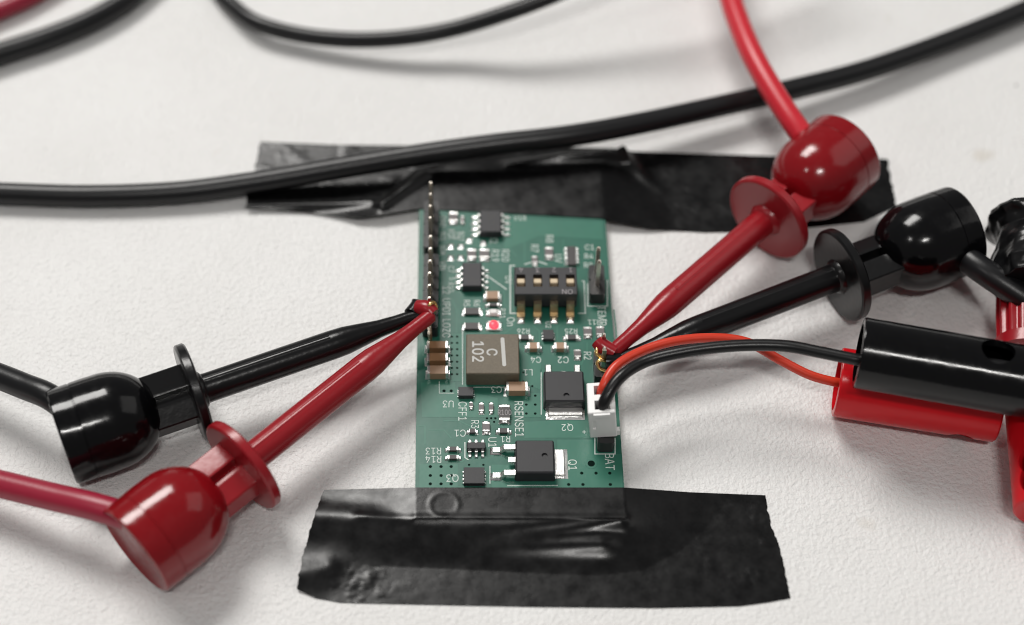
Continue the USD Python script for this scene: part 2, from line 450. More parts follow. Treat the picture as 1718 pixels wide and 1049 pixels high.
def chip(name, x0, x1, y0, y1, h, along='x', body='alumina', cap=0.24, label=None, stripes=False):
    """Two-terminal chip part: body, two metal ends, two solder joints."""
    cx, cy, w, d = rect(x0, x1, y0, y1, PT + h)
    w, d = max(w, 0.3), max(d, 0.3)
    g = sub(PCB, name, label)
    L = w if along == 'x' else d
    k = max(cap * L * (0.5 if L > 2.2 else 1.0), 0.14)
    z0, z1 = PT + 0.03, PT + h
    if along == 'x':
        put(g, 'body', cbox(cx, cy, z0, z1 - 0.02, w - 1.2 * k, d - 0.03, 0.03), body)
        for s in (-1, 1):
            put(g, 'terminal', cbox(cx + s * (w / 2 - k / 2), cy, z0, z1, k, d, 0.09), 'tin', 25)
            put(g, 'solder_joint', solder_blob(cx + s * (w / 2 + 0.1), cy, 0.5 + 0.2 * k, d * 1.05, h * 0.55), 'solder', 25)
    else:
        put(g, 'body', cbox(cx, cy, z0, z1 - 0.02, w - 0.03, d - 1.2 * k, 0.03), body)
        for s in (-1, 1):
            put(g, 'terminal', cbox(cx, cy + s * (d / 2 - k / 2), z0, z1, w, k, 0.09), 'tin', 25)
            put(g, 'solder_joint', solder_blob(cx, cy + s * (d / 2 + 0.1), w * 1.05, 0.5 + 0.2 * k, h * 0.55), 'solder', 25)
    return g, (cx, cy, w, d)


CAPL = 'ceramic_capacitor'
for i, r in enumerate([(716, 752, 572, 584), (716, 752, 592, 605), (717, 752, 613, 627)]):
    chip(CAPL, *r, 1.6, 'x', 'mlcc' if i < 2 else 'mlcc2', 0.3)
chip(CAPL, 849, 886, 640, 656, 1.45, 'x', 'mlcc2', 0.3)
chip(CAPL, 884, 906, 574, 585, 1.0, 'x', 'mlcc2', 0.26)
chip(CAPL, 929, 951, 574, 585, 1.0, 'x', 'mlcc2', 0.26)
chip(CAPL, 814, 838, 488, 501, 0.9, 'x', 'mlcc2', 0.26)
RES = 'chip_resistor'
for r in [(753, 768, 356, 372), (784, 799, 418, 433), (804, 821, 418, 433), (914, 928, 415, 431), (892, 902, 430, 441), (979, 993, 549, 563), (1000, 1014, 548, 562),
          (963, 975, 587, 599), (787, 794, 675, 683), (803, 812, 676, 690), (820, 828, 676, 690), (809, 822, 708, 724), (772, 779, 363, 372)]:
    chip(RES, *r, 0.5, 'y', 'alumina', 0.22)
for r in [(778, 806, 516, 527), (778, 805, 541, 552), (835, 855, 718, 726), (750, 770, 749, 756), (750, 770, 763, 770), (786, 799, 719, 726), (869, 892, 561, 569), (948, 971, 561, 569), (817, 838, 508, 513)]:
    chip(RES, *r, 0.5, 'x', 'dark', 0.24)
g, (cx, cy, w, d) = chip('sense_resistor', 837, 856, 679, 705, 0.7, 'y', 'dark', 0.36, 'larger sense resistor marked R100')
tm = meshkit.text_mesh('R100', 1.0, 0.01); c = tm.bounds.mean(axis=0); tm.apply_translation((-c[0], -c[1], 0))
tm.apply_scale((0.62, 1, 1)); tm.apply_transform(trimesh.transformations.rotation_matrix(math.pi / 2 * 0, (0, 0, 1)))
tm.apply_translation((cx, cy, PT + 0.685)); put(g, 'marking', tm, 'inkdim')
# bare pads
for x, y in [(756, 414), (773, 414), (756, 433), (773, 433), (787, 404), (811, 408)]:
    cx, cy, w, d = rect(x - 5, x + 5, y - 4.5, y + 4.5, PT)
    put(PCB, 'solder_pad', solder_blob(cx, cy, w, d, 0.2), 'solder', 25)
# light-emitting diodes
g = sub(PCB, 'indicator_led', 'red indicator light, lit')
cx, cy, w, d = rect(819, 838, 536, 551, PT + 0.7)
put(g, 'body', cbox(cx, cy, PT + 0.03, PT + 0.35, w, d, 0.05), 'ledoff')
lens = trimesh.creation.icosphere(3, 1.0); lens.apply_scale((w * 0.43, d * 0.48, 0.5)); lens.apply_translation((cx, cy, PT + 0.4))
put(g, 'lens', lens, 'led', True)
for s in (-1, 1):
    put(g, 'solder_joint', solder_blob(cx + s * (w / 2 + 0.12), cy, 0.6, d, 0.4), 'solder', 25)
g = sub(PCB, 'indicator_led', 'unlit pale indicator light')
cx, cy, w, d = rect(817, 839, 517, 527, PT + 0.6)
put(g, 'body', cbox(cx, cy, PT + 0.03, PT + 0.3, w * 0.8, d, 0.05), 'ledoff')
put(g, 'lens', cbox(cx, cy, PT + 0.303, PT + 0.65, w * 0.62, d * 0.9, 0.12, 0.08), 'ledoff', 25)
for s in (-1, 1):
    put(g, 'solder_joint', solder_blob(cx + s * (w / 2 - 0.1), cy, 0.7, d * 1.1, 0.35), 'solder', 25)


# gull-wing packages
def gull(cx, cy, half, out, ytop, w, side, zb, flip=False, th=0.18):
    """Lead leaving the body at half from the centre towards side, foot on the board."""
    p = [(half - 0.15, zb), (half + 0.25, zb), (half + 0.45, PT + 0.16), (half + out, PT + 0.12)]
    p = [(side * a, z) for a, z in p]
    m = strip(p, -w / 2, w / 2, th, flip)
    m.apply_translation((cx, ytop, 0) if not flip else (ytop, cy, 0))
    return m


def soic(x0, x1, y0, y1, n, h=1.55, lead_w=0.42, out=1.15, label=None, pitch=None):
    cx, cy, w, d = rect(x0, x1, y0, y1, PT + h)
    g = sub(PCB, 'integrated_circuit', label)
    put(g, 'body', cbox(cx, cy, PT + 0.12, PT + h, w + 0.12, d + 0.12, 0.12, 0.06), 'ic')
    dot = lathe((cx + w * 0.28, cy - d * 0.36, PT + h + 0.002), (0, 0, 1), [(0, 0), (0, 0.28), (0.006, 0.28), (0.006, 0)], 16)
    put(g, 'pin_one_dot', dot, 'hdr')
    pt = pitch or d / n
    for k in range(n):
        yy = cy + (k - (n - 1) / 2) * pt
        for s in (-1, 1):
            put(g, 'lead', gull(cx, cy, w / 2, out, yy, lead_w, s, PT + h * 0.5), 'tin')
            put(g, 'solder_joint', solder_blob(cx + s * (w / 2 + out), yy, 0.75, lead_w * 1.25, 0.3), 'solder', 25)


soic(805, 841, 353, 389, 4, label='upper small outline chip near the top tape', pitch=1.27)
soic(776, 808, 440, 480, 4, label='second small outline chip', pitch=1.2, out=0.85)
# resistor network
cx, cy, w, d = rect(948, 970, 413, 444, PT + 0.5)
g = sub(PCB, 'resistor_network')
put(g, 'body', cbox(cx, cy, PT + 0.05, PT + 0.5, w * 0.62, d, 0.06), 'dark')
for k in range(4):
    for s in (-1, 1):
        put(g, 'terminal', solder_blob(cx + s * w * 0.42, cy + (k - 1.5) * d / 4, w * 0.34, d / 5.6, 0.55), 'solder', 25)


def qfn(x0, x1, y0, y1, h, n, label=None, sides='xy'):
    cx, cy, w, d = rect(x0, x1, y0, y1, PT + h)
    g = sub(PCB, 'flat_chip', label)
    put(g, 'body', cbox(cx, cy, PT + 0.03, PT + h, w, d, 0.04), 'ic')
    for k in range(n):
        for s in (-1, 1):
            if 'x' in sides:
                put(g, 'contact', solder_blob(cx + s * (w / 2 + 0.06), cy + (k - (n - 1) / 2) * d / (n + 0.3), 0.34, d / (n * 2.0), 0.3), 'solder', 25)
            if 'y' in sides:
                put(g, 'contact', solder_blob(cx + (k - (n - 1) / 2) * w / (n + 0.3), cy + s * (d / 2 + 0.06), w / (n * 2.0), 0.34, 0.3), 'solder', 25)


qfn(911, 929, 553, 569, 0.75, 3, 'small square chip below the switch', 'x')
qfn(769, 794, 649, 664, 0.9, 4, 'small square chip marked U3', 'x')
qfn(778, 813, 784, 811, 0.85, 4, 'flat square chip marked Q3', 'x')
# six-lead package
cx, cy, w, d = rect(783, 815, 741, 753, PT + 1.1)
g = sub(PCB, 'integrated_circuit', 'six-lead chip marked U1')
put(g, 'body', cbox(cx, cy, PT + 0.1, PT + 1.1, w, d, 0.1, 0.05), 'ic')
for k in range(3):
    xx = cx + (k - 1) * 0.98
    for s in (-1, 1):
        put(g, 'lead', gull(cx, cy, d / 2, 0.75, xx, 0.42, s, PT + 0.55, True, 0.15), 'tin')
        put(g, 'solder_joint', solder_blob(xx, cy + s * (d / 2 + 0.75), 0.55, 0.55, 0.26), 'solder', 25)

# power transistors
def dimpled(body, x, y, z, r=0.5):
    b = m3.Manifold(m3.Mesh(np.asarray(body.vertices, np.float32), np.asarray(body.faces, np.uint32)))
    return b - m3.Manifold.cylinder(0.5, r * 0.8, r, 28).translate((x, y, z - 0.28))


hq = 2.25
cx, cy, w, d = rect(913, 980, 622, 673, PT + hq)
g = sub(PCB, 'power_transistor', 'square power transistor marked Q2 with its metal tab towards the viewer')
put(g, 'body', dimpled(cbox(cx, cy, PT + 0.02, PT + hq, w + 0.3, d + 0.3, 0.22, 0.15), cx + 0.3, cy - d * 0.31, PT + hq), 'ic', 25)
put(g, 'tab', cbox(cx + 0.15, cy - d / 2 - 0.75, PT + 0.04, PT + 0.55, w * 0.87, 1.5, 0.12), 'tin')
put(g, 'solder_joint', solder_blob(cx + 0.15, cy - d / 2 - 0.9, w * 0.97, 2.2, 0.22), 'solder', 25)
for k, s in enumerate((-1, 0, 1)):
    out = 2.3 if s else 0.7
    p = [(cy + d / 2 - 0.1, PT + 1.0), (cy + d / 2 + 0.5, PT + 1.0), (cy + d / 2 + 0.9, PT + 0.3), (cy + d / 2 + out, PT + 0.3)] if s else [(cy + d / 2 - 0.1, PT + 1.0), (cy + d / 2 + 0.6, PT + 1.0)]
    put(g, 'lead', strip(p, cx + s * 2.28 - 0.35, cx + s * 2.28 + 0.35, 0.45, True), 'tin')
    if s:
        put(g, 'solder_joint', solder_blob(cx + s * 2.28, cy + d / 2 + 1.9, 1.1, 1.4, 0.35), 'solder', 25)
cx, cy, w, d = rect(865, 930, 738, 793, PT + hq)
g = sub(PCB, 'power_transistor', 'square power transistor marked Q1 with its metal tab to the right')
put(g, 'body', dimpled(cbox(cx, cy, PT + 0.02, PT + hq, w + 0.3, d + 0.3, 0.22, 0.15), cx + w * 0.25, cy + d * 0.02, PT + hq), 'ic', 25)
put(g, 'tab', cbox(cx + w / 2 + 0.8, cy, PT + 0.04, PT + 0.55, 1.6, d * 0.8, 0.12), 'tin')
put(g, 'solder_joint', solder_blob(cx + w / 2 + 1.0, cy, 2.2, d * 0.9, 0.22), 'solder', 25)
for s in (-1, 0, 1):
    x = cx - w / 2
    p = [(x + 0.1, PT + 1.05), (x - 1.6, PT + 1.05), (x - 2.2, PT + 0.3), (x - 3.4, PT + 0.3)] if s else [(x + 0.1, PT + 1.05), (x - 1.1, PT + 1.05)]
    put(g, 'lead', strip(p, cy + s * 2.28 - 0.42, cy + s * 2.28 + 0.42, 0.5), 'tin')
    if s:
        put(g, 'solder_joint', solder_blob(x - 3.0, cy + s * 2.28, 1.7, 1.3, 0.35), 'solder', 25)

# inductor
hi = 3.1
cx, cy, w, d = rect(782, 871, 560, 627, PT + hi)
g = sub(PCB, 'inductor', 'square brown inductor printed C 102')
put(g, 'body', cbox(cx, cy, PT + 0.05, PT + hi, w, d, 0.16), 'ind')
for t, x, y, h in [('102', 802, 590, 1.75), ('C', 825.5, 591, 1.6)]:
    silk(t, x, y, CW, h, True, 0.92, 'ink', g, PT + hi + 0.002, 'printed_marking')
ls = LineString([P(843, 569, PT + hi)[:2], P(846, 612, PT + hi)[:2]]).buffer(0.3)
put(g, 'printed_line', prism(ls, PT + hi + 0.002, PT + hi + 0.015), 'ink')

# slide switch bank
hs = 4.1
cx, cy, w, d = rect(863, 968, 448, 494, PT + hs)
g = sub(PCB, 'switch_block', 'black four-way slide switch with cream sliders')
zt = PT + hs
body = trimesh.creation.box((w, d, hs - 0.9)); body.apply_translation((cx, cy, zt - (hs - 0.9) / 2))


def mani(tm):
    return m3.Manifold(m3.Mesh(np.asarray(tm.vertices, np.float32), np.asarray(tm.faces, np.uint32)))


B = mani(cbox(cx, cy, PT + 0.9, zt, w, d, 0.12))
sx = [P(x, 471, zt)[0] for x in (874, 902, 929.5, 957)]
sy = P(900, 470, zt)[1]
for x in sx:
    B = B - mani(box(x - 0.72, x + 0.72, sy - 1.35, sy + 1.15, zt - 0.9, zt + 1))
put(g, 'body', B, 'ic')
for k, x in enumerate(sx):
    put(g, 'recess_floor', box(x - 0.715, x + 0.715, sy - 1.345, sy + 1.145, zt - 0.895, zt - 0.86), 'slot')
    put(g, 'slider', cbox(x, sy - 0.05, zt - 0.855, zt - 0.1, 1.25, 0.95, 0.12), 'cream')
    for s in (-1, 1):
        e = cy + s * d / 2
        p = [(e - s * 0.2, PT + 2.2), (e + s * 0.55, PT + 2.2), (e + s * 0.75, PT + 0.35), (e + s * 1.7, PT + 0.28)]
        put(g, 'lead', strip(p, x - 0.62, x + 0.62, 0.28, True), 'brass' if s < 0 else 'tin')
        put(g, 'solder_joint', solder_blob(x, e + s * 2.15, 1.2, 1.3, 0.3), 'solder', 25)
    silk('4321'[k], sx[k] * 0 + (874, 902, 929.5, 957)[k], 453, 180, 0.95, False, 0.95, 'inkdim', g, zt + 0.002)
silk('ON', 952, 489.5, 180, 0.95, False, 0.95, 'inkdim', g, zt + 0.002)


# pin headers
def header(pins, x, zpin=8.6, ybase=None, label=None, zb=2.5, mat_pin='pin'):
    """A single row; pins = picture heights of the pin tops at x."""
    g = sub(PCB, 'pin_header', label)
    tops = [P(x, y, PT + zpin + 0.0) for y in pins]
    ys = [t[1] for t in tops]
    xs = np.mean([t[0] for t in tops])
    lo, hi_ = min(ys) - 1.27, max(ys) + 1.27
    if ybase is not None:
        lo = P(x, ybase, PT)[1]
    n = max(1, round((hi_ - lo) / 2.54))
    segs = []
    st = (hi_ - lo) / n
    for k in range(n):
        yc = lo + (k + 0.5) * st
        oct_ = [(-1.25, -st / 2 + 0.3), (-0.95, -st / 2 + 0.01), (0.95, -st / 2 + 0.01), (1.25, -st / 2 + 0.3), (1.25, st / 2 - 0.3), (0.95, st / 2 - 0.01), (-0.95, st / 2 - 0.01), (-1.25, st / 2 - 0.3)]
        put(g, 'housing', prism([(xs + a, yc + b) for a, b in oct_], PT + 0.02, PT + zb), 'hdr')
    for t in tops:
        r = 0.32
        pts = [(sx_ * r, sy_ * r, PT + 0.1) for sx_ in (-1, 1) for sy_ in (-1, 1)] + [(sx_ * r, sy_ * r, PT + zpin - 0.5) for sx_ in (-1, 1) for sy_ in (-1, 1)] + [(sx_ * r * .5, sy_ * r * .5, PT + zpin) for sx_ in (-1, 1) for sy_ in (-1, 1)]
        put(g, 'pin', trimesh.convex.convex_hull(np.array(pts) + [xs, t[1], 0]), mat_pin)
    return xs


header([306, 325.5, 345, 365], 722, label='four-pin header by the top left corner')
header([396, 416.5, 437, 457.5, 478, 499, 519.5], 721, ybase=566, label='long pin header along the left edge')
header([415, 437], 1005, ybase=510, label='two-pin header marked TEMP')
header([560, 583], 1014, label='two-pin header held by the right pair of clips')
hx = header([700, 722], 1016, zpin=2.9, ybase=759, label='two-pin header marked BAT under the white plug')

# ------------------------------------------------------------------ battery lead: white plug and two wires
zt = PT + 2.5 + 6.6
px0, px1 = 985, 1031
cxw, cyw, ww, dw = rect(px0, px1, 641, 693, zt)
LEAD = thing('battery_lead', 'white two-way plug with short red and black wires on the board edge', 'cable', (cxw, cyw, PT + 2.5))
z0 = PT + 2.53
PB = mani(cbox(cxw, cyw, z0, zt, ww, dw, 0.15))
pits = [(cyw + dw * 0.24), (cyw - dw * 0.24)]
for yy in pits:
    PB = PB - mani(box(cxw - ww * 0.24, cxw + ww * 0.32, yy - dw * 0.145, yy + dw * 0.145, zt - 3.2, zt + 1))
PB = PB - mani(box(cxw - ww * 0.36, cxw - ww * 0.24, cyw - dw / 2 - 1, cyw - dw / 2 + 0.25, z0 + 2.2, z0 + 4.4))
PB = PB - mani(box(cxw + ww * 0.25, cxw + ww, cyw - dw / 2 + 0.6, cyw + dw / 2 - 0.6, zt - 1.6, zt + 1))
PB = PB + mani(box(cxw - ww * 0.3, cxw + ww * 0.3, cyw - dw / 2 - 0.3, cyw - dw / 2 + 0.1, zt - 0.9, zt - 0.15))
PB = PB + mani(box(cxw + ww * 0.5 - 0.1, cxw + ww * 0.5 + 0.45, cyw - dw / 2 + 0.2, cyw - dw / 2 + 0.9, z0, z0 + 1.2))
PB = to_tm(PB); PB.apply_transform(trimesh.transformations.rotation_matrix(math.radians(-6), (0, 1, 0), (cxw, cyw, zt)))
put(LEAD, 'plug_housing', PB, 'white')
rw = spline([(cxw + 0.2, pits[0], zt - 3), (cxw + 0.3, pits[0], zt + 0.3), P(1030, 618, zt + 1.5), P(1075, 590, 12), P(1130, 573, 12), P(1200, 567, 11.5), P(1255, 575, 10.5), P(1310, 605, 8.5), P(1360, 630, 7), P(1405, 642, 6), P(1440, 648, 5.6)])
put(LEAD, 'red_wire', tube(rw, 0.74, 18), 'redwire', True)
bw = spline([(cxw + 0.2, pits[1], zt - 3), (cxw + 0.35, pits[1], zt + 0.3), P(1036, 638, zt + 2.2), P(1080, 608, 13.0), P(1150, 590, 13.8), P(1240, 580, 14.5), P(1320, 581, 15), P(1380, 592, 15.5), P(1440, 604, 16), P(1475, 610, 16)])
put(LEAD, 'black_wire', tube(bw, 0.92, 18), 'wire', True)

# ------------------------------------------------------------------ tape
def Pxy(pts, z):
    return [tuple(P(x, y, z)[:2]) for x, y in pts]


def densify(pts, n):
    p = np.array(pts, float)
    s = np.r_[0, np.cumsum(np.linalg.norm(np.diff(p, axis=0), axis=1))]
    q = np.linspace(0, s[-1], n)
    return np.stack([np.interp(q, s, p[:, 0]), np.interp(q, s, p[:, 1])], 1)


def tape(name, label, top, bottom, left, right, hfun, nu=260, nv=110, jag=0.6, seed=0):
    """A thin sheet between four picture outlines, lying at height hfun(xy) (mm)."""
    T, Bm, Lf, Rt = densify(top, nu), densify(bottom, nu), densify(left, nv), densify(right, nv)
    u, v = np.linspace(0, 1, nu)[None, :, None], np.linspace(0, 1, nv)[:, None, None]
    G = (1 - v) * T[None] + v * Bm[None] + (1 - u) * Lf[:, None] + u * Rt[:, None] - ((1 - u) * (1 - v) * T[0] + u * (1 - v) * T[-1] + (1 - u) * v * Bm[0] + u * v * Bm[-1])
    # cut ends are slightly ragged
    jn = meshkit.fbm(np.stack([np.linspace(0, 14, nv), np.zeros(nv), np.zeros(nv) + seed], 1), 4) - 0.5
    G[:, 0, 0] += jn * jag * 9; G[:, -1, 0] += jn[::-1] * jag * 9
    flat = G.reshape(-1, 2)
    h = np.full(len(flat), 0.3)
    d = FWD[None] + RIGHT[None] * ((flat[:, :1] - CX) / FPX) - UP[None] * ((flat[:, 1:] - CY) / FPX)
    for _ in range(5):
        X = CAM[None] + d * ((h - CAM[2]) / d[:, 2])[:, None]
        h = hfun(X[:, :2])
    X[:, 2] = h
    V = np.vstack([X, X - [0, 0, 0.13]])
    N = nu * nv
    idx = np.arange(N).reshape(nv, nu)
    a, b, c, e = idx[:-1, :-1].ravel(), idx[:-1, 1:].ravel(), idx[1:, 1:].ravel(), idx[1:, :-1].ravel()
    F = np.vstack([np.stack([a, c, b], 1), np.stack([a, e, c], 1)])
    F = np.vstack([F, F[:, ::-1] + N])
    ring = np.r_[idx[0, :-1], idx[:-1, -1], idx[-1, :0:-1], idx[:0:-1, 0]]
    r2 = np.roll(ring, -1)
    F = np.vstack([F, np.stack([ring, r2, r2 + N], 1), np.stack([ring, r2 + N, ring + N], 1)])
    m = trimesh.Trimesh(V, F, process=False)
    if m.volume < 0:
        m.invert()
    p = put('/World', name, m, 'tape', 50)
    tag(stage.GetPrimAtPath(p), label, 'tape')


def sstep(x):
    x = np.clip(x, 0, 1)
    return x * x * (3 - 2 * x)


def segdist(xy, a, b):
    a, b = np.array(a), np.array(b)
    t = np.clip(((xy - a) @ (b - a)) / np.dot(b - a, b - a), 0, 1)
    return np.linalg.norm(xy - (a + t[:, None] * (b - a)), axis=1), t


TB = BT + 0.2
shp_board = board_poly.buffer(0.0)
con_low = Polygon(Pxy([(575, 958), (640, 950), (760, 955), (900, 962), (1000, 966), (1075, 958), (1140, 925), (1190, 880), (1222, 832), (1290, 826), (1345, 1010), (1290, 1030), (600, 1030), (550, 1004), (551, 985), (560, 966)], 0.2))


def h_low(xy):
    pts = shapely.points(xy)
    db, dc = shapely.distance(shp_board, pts), shapely.distance(con_low, pts)
    t = dc / np.maximum(db + dc, 1e-6)
    t = np.where(db <= 0, 1, t)
    h = 0.15 + (TB - 0.15) * np.clip(t, 0, 1) ** 1.25
    n = meshkit.fbm(np.c_[xy * 0.35, np.zeros(len(xy))], 4, 3) - 0.5
    con = sstep(1 - dc / 2.0)
    cor = np.exp(-(((xy - np.array(P(600, 985)[:2])) / 5.0) ** 2).sum(1)) + 0.8 * np.exp(-(((xy - np.array(P(1270, 920)[:2])) / 7.0) ** 2).sum(1))
    h += con * 0.30 * np.maximum(n, 0) * (0.15 + 1.3 * cor)
    # folds in the hanging part
    dfold, tt = segdist(xy, P(1040, 882, 1)[:2], P(820, 905, 1)[:2])
    h += 0.55 * np.exp(-(dfold / 1.0) ** 2) * (1 - tt) * (db > 0)
    dfold, tt = segdist(xy, P(1052, 916, 1)[:2], P(800, 918, 1)[:2])
    h += 0.75 * np.exp(-(dfold / 1.5) ** 2) * (1 - tt) ** 0.7 * sstep((tt + 0.02) / 0.2) * sstep(db / 1.5) * sstep(dc / 2)
    edge = shapely.distance(LineString([P(600, 866, TB)[:2], P(696, 870, TB)[:2], P(1051, 870, TB)[:2]]), pts)
    h += 0.16 * np.exp(-(edge / 0.8) ** 2)
    dfold, tt = segdist(xy, P(690, 878, 1.5)[:2], P(525, 868, 1)[:2])
    h += 0.8 * np.exp(-(dfold / 2.6) ** 2) * sstep(db / 8)
    dfold, tt = segdist(xy, P(500, 965, .5)[:2], P(550, 955, .5)[:2])
    h += 0.4 * np.exp(-(dfold / 2.2) ** 2)
    ring = np.abs(np.linalg.norm(xy - P(745, 847, TB)[:2], axis=1) - 2.1)
    h += 0.03 * np.exp(-(ring / 0.4) ** 2)
    h += 0.03 * (meshkit.fbm(np.c_[xy * 0.25, np.ones(len(xy))], 2, 9) - 0.5)
    return h


tape('electrical_tape', 'black electrical tape strip across the near end of the board', [(545, 822), (700, 818), (900, 818), (1047, 818), (1160, 826), (1283, 831)],
     [(497, 988), (530, 1003), (570, 1011), (700, 1014), (900, 1018), (1100, 1020), (1240, 1017), (1290, 1010), (1328, 1003)], [(545, 822), (528, 865), (508, 930), (497, 988)], [(1283, 831), (1293, 880), (1310, 925), (1328, 1003)], h_low)

con_up1 = Polygon(Pxy([(380, 225), (800, 228), (820, 255), (700, 285), (655, 318), (560, 332), (470, 338), (380, 345)], 0.2))
con_up2 = Polygon(Pxy([(1085, 245), (1520, 255), (1525, 400), (1180, 405), (1135, 380), (1110, 330), (1075, 290)], 0.2))
con_up = con_up1.union(con_up2)


shp_up = shp_board.union(Polygon(Pxy([(715, 290), (700, 292), (662, 330), (640, 352), (625, 368), (715, 372)], TB)).buffer(0.01))


def h_up(xy):
    pts = shapely.points(xy)
    db, dc = shapely.distance(shp_up, pts), shapely.distance(con_up, pts)
    t = np.where(db <= 0, 1, dc / np.maximum(db + dc, 1e-6))
    h = 0.15 + (TB - 0.15) * np.clip(t, 0, 1) ** 1.1
    n = meshkit.fbm(np.c_[xy * 0.35, np.ones(len(xy))], 4, 5) - 0.5
    h += sstep(1 - dc / 2.0) * 0.3 * np.maximum(n, 0) * 0.75
    d1, t1 = segdist(xy, P(1046, 254, 2.2)[:2], P(850, 274, 1.8)[:2])
    h += 2.0 * np.exp(-(d1 / 1.1) ** 2) * (1 - 0.75 * t1)
    d2, t2 = segdist(xy, P(1046, 254, 2)[:2], P(1120, 330, .8)[:2])
    h += 0.8 * np.exp(-(d2 / 1.0) ** 2) * (1 - t2)
    d3, t3 = segdist(xy, P(640, 352, .6)[:2], P(715, 296, 1.4)[:2])
    h += 0.9 * np.exp(-(d3 / 0.9) ** 2)
    d4, t4 = segdist(xy, P(415, 345, 1)[:2], P(620, 338, 1)[:2])
    h += 1.1 * np.exp(-(d4 / 1.1) ** 2) * (1 - 0.6 * t4)
    h += 0.03 * (meshkit.fbm(np.c_[xy * 0.25, np.ones(len(xy))], 2, 9) - 0.5)
    return h


tape('electrical_tape', 'black electrical tape strip across the far end of the board under the long cable', [(437, 238), (560, 243), (750, 245), (900, 246), (1040, 249), (1060, 254), (1300, 262), (1488, 267)],
     [(410, 348), (520, 356), (600, 366), (640, 360), (700, 350), (760, 353), (860, 358), (1008, 366), (1030, 373), (1090, 384), (1180, 390), (1300, 388), (1450, 372), (1504, 346)], [(437, 238), (426, 285), (410, 348)], [(1488, 267), (1494, 300), (1504, 346)], h_up, seed=3)


# ------------------------------------------------------------------ mini hook test clips
def clip(label, colour, rear, tip, cable_pts, cable_r, cable_mat, zr=7.5, zt_=8.6, nub=None, hook=None, roll=0.0, tf=21.3, R=7.45, seam=True):
    A, T = np.array(P(*rear, zr)), np.array(P(*tip, zt_))
    L = np.linalg.norm(T - A); a = (T - A) / L
    u = np.array([0, 0, 1.0]) - a * a[2]; u /= np.linalg.norm(u); s = np.cross(a, u)
    c, si = math.cos(roll), math.sin(roll)
    u2, s2 = c * u + si * s, c * s - si * u
    gl, sa = ('red', 'red2') if colour == 'red' else ('black', 'black2')
    g = thing('test_clip', label, 'test clip', (A[0], A[1], 0), None)
    prof = [(0.9, 0), (0.75, 5.0), (0.3, 6.5), (0.0, R - 0.55), (0.06, R - 0.25), (0.3, R - 0.08), (0.8, R - 0.03), (3.3, R)]
    prof += [(3.36, R - 0.1), (3.5, R - 0.1), (3.56, R)]
    prof += [(5.5, R + 0.05), (7.4, R)]
    for k in range(1, 15):
        f = k / 14 * math.radians(66)
        prof.append((7.4 + 7.9 * math.sin(f), R * math.cos(f) ** 0.92))
    prof += [(14.9, 2.0), (14.9, 0)]
    dm = lathe(A, a, prof, 72)
    put(g, 'button', dm, gl, 28)
    # slot in the button's end where the cable comes out
    # ribbed plunger between button and flange
    w1 = 4.3
    ch = [(-w1, -2.2), (w1, -2.2), (w1, 1.0), (w1 - 0.2, 1.2), (1.4, 2.2), (0.9, 2.2), (0.9, 0.4), (-0.6, 0.4), (-0.6, 2.2), (-1.0, 2.3), (-w1 + 0.2, 2.3), (-w1, 2.1)]
    put(g, 'plunger', oriented_bar(A, a, u2, s2, 13.2, tf + 0.2, ch), sa, 20)
    fr = 7.7
    fl = [(tf, 0), (tf, fr - 0.5), (tf + 0.1, fr - 0.2), (tf + 0.35, fr), (tf + 1.4, fr), (tf + 1.65, fr - 0.2), (tf + 1.75, fr - 0.5), (tf + 1.75, 0)]
    put(g, 'flange', lathe(A, a, fl, 64), sa, 35)
    bl = [(tf + 1.6, 0), (tf + 1.6, 3.0), (tf + 2.3, 2.75), (tf + 2.6, 2.35), (tf + 3.2, 2.3), (tf + 14, 2.3)]
    t1 = L - 12.5
    bl += [(t1 - 2.0, 2.28), (t1, 2.2), (t1 + 2.5, 1.85), (t1 + 5.5, 1.4), (t1 + 8.5, 1.2), (L - 0.5, 1.15), (L - 0.1, 0.8), (L, 0)]
    put(g, 'barrel', lathe(A, a, bl, 40), sa, 40)
    # a moulding rib along the barrel
    put(g, 'barrel_rib', oriented_bar(A, a, u, s, tf + 2.7, t1 - 2.5, [(-0.5, 2.15), (0.5, 2.15), (0.3, 2.33), (0.0, 2.37), (-0.3, 2.33)]), sa, 60)
    if nub:
        put(g, 'nose', tube(spline([np.array(P(*q)) for q in nub]), [1.25] * (12 * (len(nub) - 1)) + [0.9], 20), sa, 40)
    for hk in hook or []:
        put(g, 'hook', tube(spline([np.array(P(*q)) for q in hk]), 0.32, 12), 'gold', True)
    cp = spline([A + a * 4 + cable_pts[0]] + [np.array(P(*q)) for q in cable_pts[1:]])
    put(g, 'cable', tube(cp, cable_r, 28), cable_mat, True)
    return A, a


Z0 = np.zeros(3)
clip('black test clip left of the board, button farther from the viewer than the red one', 'black', (102, 735), (706, 528),
     [np.array([-0.5, 0.5, 1.0]), (85, 667, 10.2), (40, 648, 9.4), (0, 632, 8.6), (-60, 610, 7.5), (-140, 580, 6)], 2.0, 'cable', nub=[(690, 528, 8.6), (702, 512, 8.6), (704, 506, 8.8)], zt_=8.4, tf=20.0, roll=0.3)
clip('red test clip left of the board, resting nearest the viewer beside the black clip', 'red', (225, 926), (726, 527),
     [np.array([-0.5, 0.8, 1.5]), (165, 852, 9.2), (90, 834, 8), (0, 812, 6.5), (-60, 798, 5.5), (-140, 782, 4)], 2.05, 'redcable2',
     nub=[(726, 528, 9.4), (716, 518, 9.8), (700, 516, 9.2)], hook=[[(716, 520, 10.2), (722, 510, 11.0), (728, 508, 10.6), (731, 516, 9.8), (728, 524, 9.2)]], zt_=9.4, tf=19.5)
